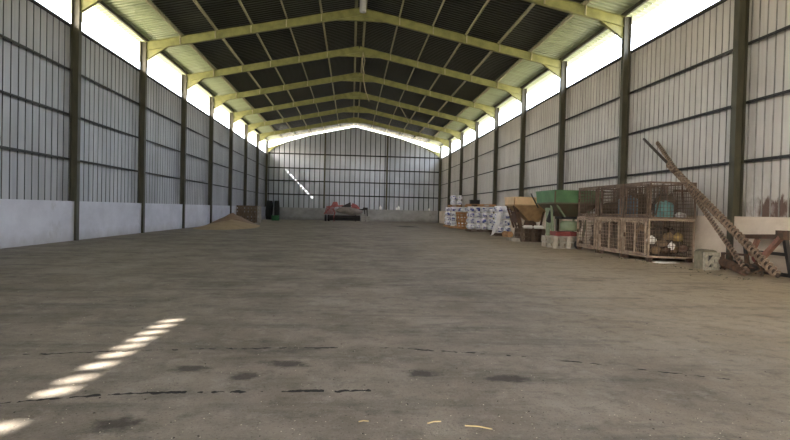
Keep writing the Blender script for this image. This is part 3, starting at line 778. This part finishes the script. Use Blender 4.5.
# ------------------------------------------------------------------ augers and scrap by the near right wall
def auger(name, p, q, rs, rf, f0, pitch, label, fm='auger'):
    """p = foot, q = head; flights from the foot up to fraction f0"""
    p, q = Vector(p), Vector(q); d = q - p; L = d.length
    root = empty(name, p, label=label, cat='auger')
    root.rotation_mode = 'QUATERNION'; root.rotation_quaternion = d.to_track_quat('Z', 'Y')
    m = MB(); m.cyl((0, 0, 0), (0, 0, L), rs, n=12); m.build('shaft', 'auger_dark', root, True)
    m = MB(); n = 14; turns = (L * f0) / pitch; k = int(turns * n); prev = None
    for i in range(k + 1):
        a = i * 2 * PI / n; z = .03 + (L * f0 - .06) * i / k; c, s = math.cos(a), math.sin(a)
        cur = [m.bm.verts.new((rs * .9 * c, rs * .9 * s, z - .008)), m.bm.verts.new((rf * c, rf * s, z - .006)), m.bm.verts.new((rf * c, rf * s, z + .006)), m.bm.verts.new((rs * .9 * c, rs * .9 * s, z + .008))]
        if prev:
            for e in range(4): m.bm.faces.new((prev[e], prev[(e + 1) % 4], cur[(e + 1) % 4], cur[e]))
        else: m.bm.faces.new(cur)
        prev = cur
    m.bm.faces.new(prev[::-1]); m.build('flight', fm, root)
    return root
auger('screw_auger', (8.57, 10.83, .10), (9.52, 18.1, 3.86), .045, .10, .74, .15, 'long rusty screw auger leaning on the right wall, thick flights')
auger('screw_auger', (8.42, 11.5, .08), (9.52, 17.3, 3.66), .03, .062, 1.0, .12, 'thin rusty screw auger leaning left of the thick one')
auger('screw_auger', (8.36, 11.45, .10), (8.76, 13.1, .26), .04, .10, .98, .16, 'short fat screw auger lying on the floor by the casting', 'rust')

e = empty('machine_casting', (8.44, 12.95, 0), .12, 'dusty olive machine casting with holed front, left of the lying auger', 'casting')
m = MB(); P = []
for k in range(9): a = PI * k / 8; P.append((.20 * math.cos(a), .42 + .08 * math.sin(a)))
m.prism([(-.20, .02), (.20, .02)] + P, 'y', -.10, .20); m.build('body', 'casting', e)
m = MB()
for x in (-.16, .16): m.bar((x, -.14, .02), (x, -.14, .40), .08, .08)
m.box((0, -.14, .40), (.40, .08, .07)).box((0, -.14, .04), (.40, .08, .07)).bar((-.14, -.14, .08), (.10, -.14, .36), .05, .06).bar((.06, -.14, .06), (.02, -.14, .3), .05, .05)
m.build('front_ribs', 'castrib', e)
m = MB(); m.box((0, -.105, .21), (.32, .012, .32)); m.build('hole_shade', 'black', e)  # black sheet painted in as the dark of the front openings

e = empty('rusty_frame', (9.05, 11.9, 0), label='rusty folded implement frame with red hub against the plinth', cat='implement frame')
m = MB(); m.bar((0.08, .80, .84), (.05, -.58, .90), .12, .10).box((.05, -.5, .93), (.16, .22, .2)); m.build('top_channel', 'rust', e)
m = MB(); m.bar((.02, -.5, .88), (-.05, .02, .33), .11, .09); m.build('side_arm', 'rustpink', e)
m = MB(); m.bar((.1, .30, .80), (.08, .48, .42), .10, .08); m.build('short_arm', 'rustpink', e)
m = MB(); m.cyl((-.14, .05, .40), (.02, .05, .40), .12, n=20).cyl((-.17, .05, .40), (-.1, .05, .40), .06); m.build('hub', 'redpaint', e)
m = MB(); m.bar((.22, .75, .02), (.12, .75, .84), .08).bar((.26, -.55, .02), (.12, -.5, .84), .09).bar((.26, -.6, .05), (.26, .8, .05), .08).bar((.24, .4, .5), (.24, -.4, .5), .07); m.build('back_frame', 'darksteel', e)
e = empty('spiked_roller', (8.78, 12.25, 0), label='dark spiked roller lying behind the leaning auger feet', cat='roller')
m = MB(); m.cyl((.12, .85, .20), (-.05, -.75, .16), .09); m.build('drum', 'darksteel', e)
m = MB()
for k in range(13):
    t = k / 12; p = Vector((.12 - .17 * t, .85 - 1.6 * t, .20 - .04 * t))
    for a in range(5):
        ang = a * 2 * PI / 5 + k * .5; dv = Vector((math.cos(ang), .1, math.sin(ang))) * .2
        if (p + dv).z < .01: dv *= .6
        m.bar(p, p + dv, .03)
m.build('tines', 'rust', e)
m = MB(); m.bar((.2, .9, .40), (.0, -.2, .44), .07, .05).bar((.2, .9, .02), (.2, .9, .42), .06).bar((0, -.2, .02), (0, -.2, .44), .06); m.build('yoke', 'rust', e)

# ------------------------------------------------------------------ litter on the floor
def litter(name, mat, n, seed, smin, smax, label, cat, flat=.5, area=None):
    random.seed(seed); m = MB()
    for i in range(n):
        if area: x, y = area()
        else:
            y = 3 + 14 * random.random() ** 1.6; x = random.uniform(-.75, .70) * y + .3
        if abs(x) > 9.3: continue
        s = random.uniform(smin, smax) * (.6 + y * .05)
        bmesh.ops.create_cone(m.bm, cap_ends=True, segments=5, radius1=s, radius2=s * .6, depth=s * flat,
                              matrix=Matrix.Translation((x, y, s * flat / 2)) @ Matrix.Rotation(random.random() * 6, 4, 'Z') @ Matrix.Diagonal((1.3, .8, 1, 1)))
    return tag(m.build(name, mat), label, cat, kind='stuff')
litter('grain_litter', 'fleck', 900, 5, .0025, .006, 'pale grain flecks scattered over the floor', 'grain')
litter('dirt_crumbs', 'gravel', 300, 6, .004, .010, 'dark dirt crumbs scattered over the floor', 'dirt')
def edge_area():
    y = random.uniform(10.6, 16.5); return 7.9 - abs(random.gauss(0, .35)) + .25, y
litter('wall_rubble', 'casting', 80, 9, .008, .022, 'small rubble along the foot of the right side scrap', 'rubble', .8, edge_area)
for i, (x, y, a, L, lab) in enumerate(((.55, 3.2, -.35, .16, 'longest straw on the floor at the bottom edge'), (.30, 3.28, .35, .09, 'short straw on the floor left of the longest one'), (-.12, 3.3, .1, .06, 'tiny straw on the floor near the middle of the bottom edge'))):
    m = MB(); m.tube([(-L / 2, 0, .006), (0, .008, .008), (L / 2, 0, .006)], .004, 6)
    tag(m.build('straw_stalk', 'straw', loc=(x, y, 0), rot=(0, 0, a)), lab, 'straw')
for i, (x, y, lab) in enumerate(((-7.9, 12.25, 'white scrap on the floor by the left wall'),)):
    m = MB(); m.box((0, 0, .012), (.24, .10, .02), bev=.006)
    tag(m.build('paper_scrap', 'white', loc=(x, y, 0), rot=(0, 0, .4)), lab, 'scrap')

# ------------------------------------------------------------------ light
w = bpy.data.worlds.new('sky'); sc.world = w; w.use_nodes = True
nt = w.node_tree; bg = nt.nodes['Background']
sky = nt.nodes.new('ShaderNodeTexSky'); sky.sky_type = 'NISHITA'; sky.sun_disc = False
sky.sun_elevation = math.radians(37.6); sky.sun_rotation = math.atan2(-SUN.x, -SUN.y); sky.dust_density = 4.0; sky.air_density = 1.0
mx = nt.nodes.new('ShaderNodeMix'); mx.data_type = 'RGBA'; mx.inputs[0].default_value = .45
nt.links.new(sky.outputs[0], mx.inputs[6]); mx.inputs[7].default_value = (4.6, 4.4, 4.2, 1)
nt.links.new(mx.outputs[2], bg.inputs[0]); bg.inputs[1].default_value = .75
sd = bpy.data.lights.new('sun', 'SUN'); sd.energy = 12.0; sd.angle = .009; sd.color = (1, .94, .84)
so = bpy.data.objects.new('sun', sd); C.objects.link(so); so.rotation_mode = 'QUATERNION'
so.rotation_quaternion = SUN.to_track_quat('-Z', 'Y'); so.location = (-30, -30, 40)

# ------------------------------------------------------------------ camera
yaw, pit, rol, f = .078, -.0171, .024, 558.23
def T(a, y, b):
    c, s = math.cos(rol), math.sin(rol); a, b = c * a - s * b, s * a + c * b
    c, s = math.cos(pit), math.sin(pit); y, b = c * y - s * b, s * y + c * b
    c, s = math.cos(yaw), math.sin(yaw); a, y = c * a + s * y, -s * a + c * y
    return Vector((a, y, b))
R, F, U = T(1, 0, 0), T(0, 1, 0), T(0, 0, 1)
cd = bpy.data.cameras.new('camera'); cam = bpy.data.objects.new('camera', cd); C.objects.link(cam)
mw = Matrix((R, U, -F)).transposed().to_4x4(); mw.translation = (-.22, 0, 1.264)
cam.matrix_world = mw; cd.sensor_width = 36; cd.lens = f / 790 * 36; cd.clip_end = 500
sc.camera = cam
vs = sc.view_settings; vs.view_transform = 'Standard'; vs.look = 'None'; vs.exposure = 2.3; vs.gamma = 1
sc.cycles.max_bounces = 10; sc.cycles.diffuse_bounces = 6; sc.cycles.sample_clamp_indirect = 6
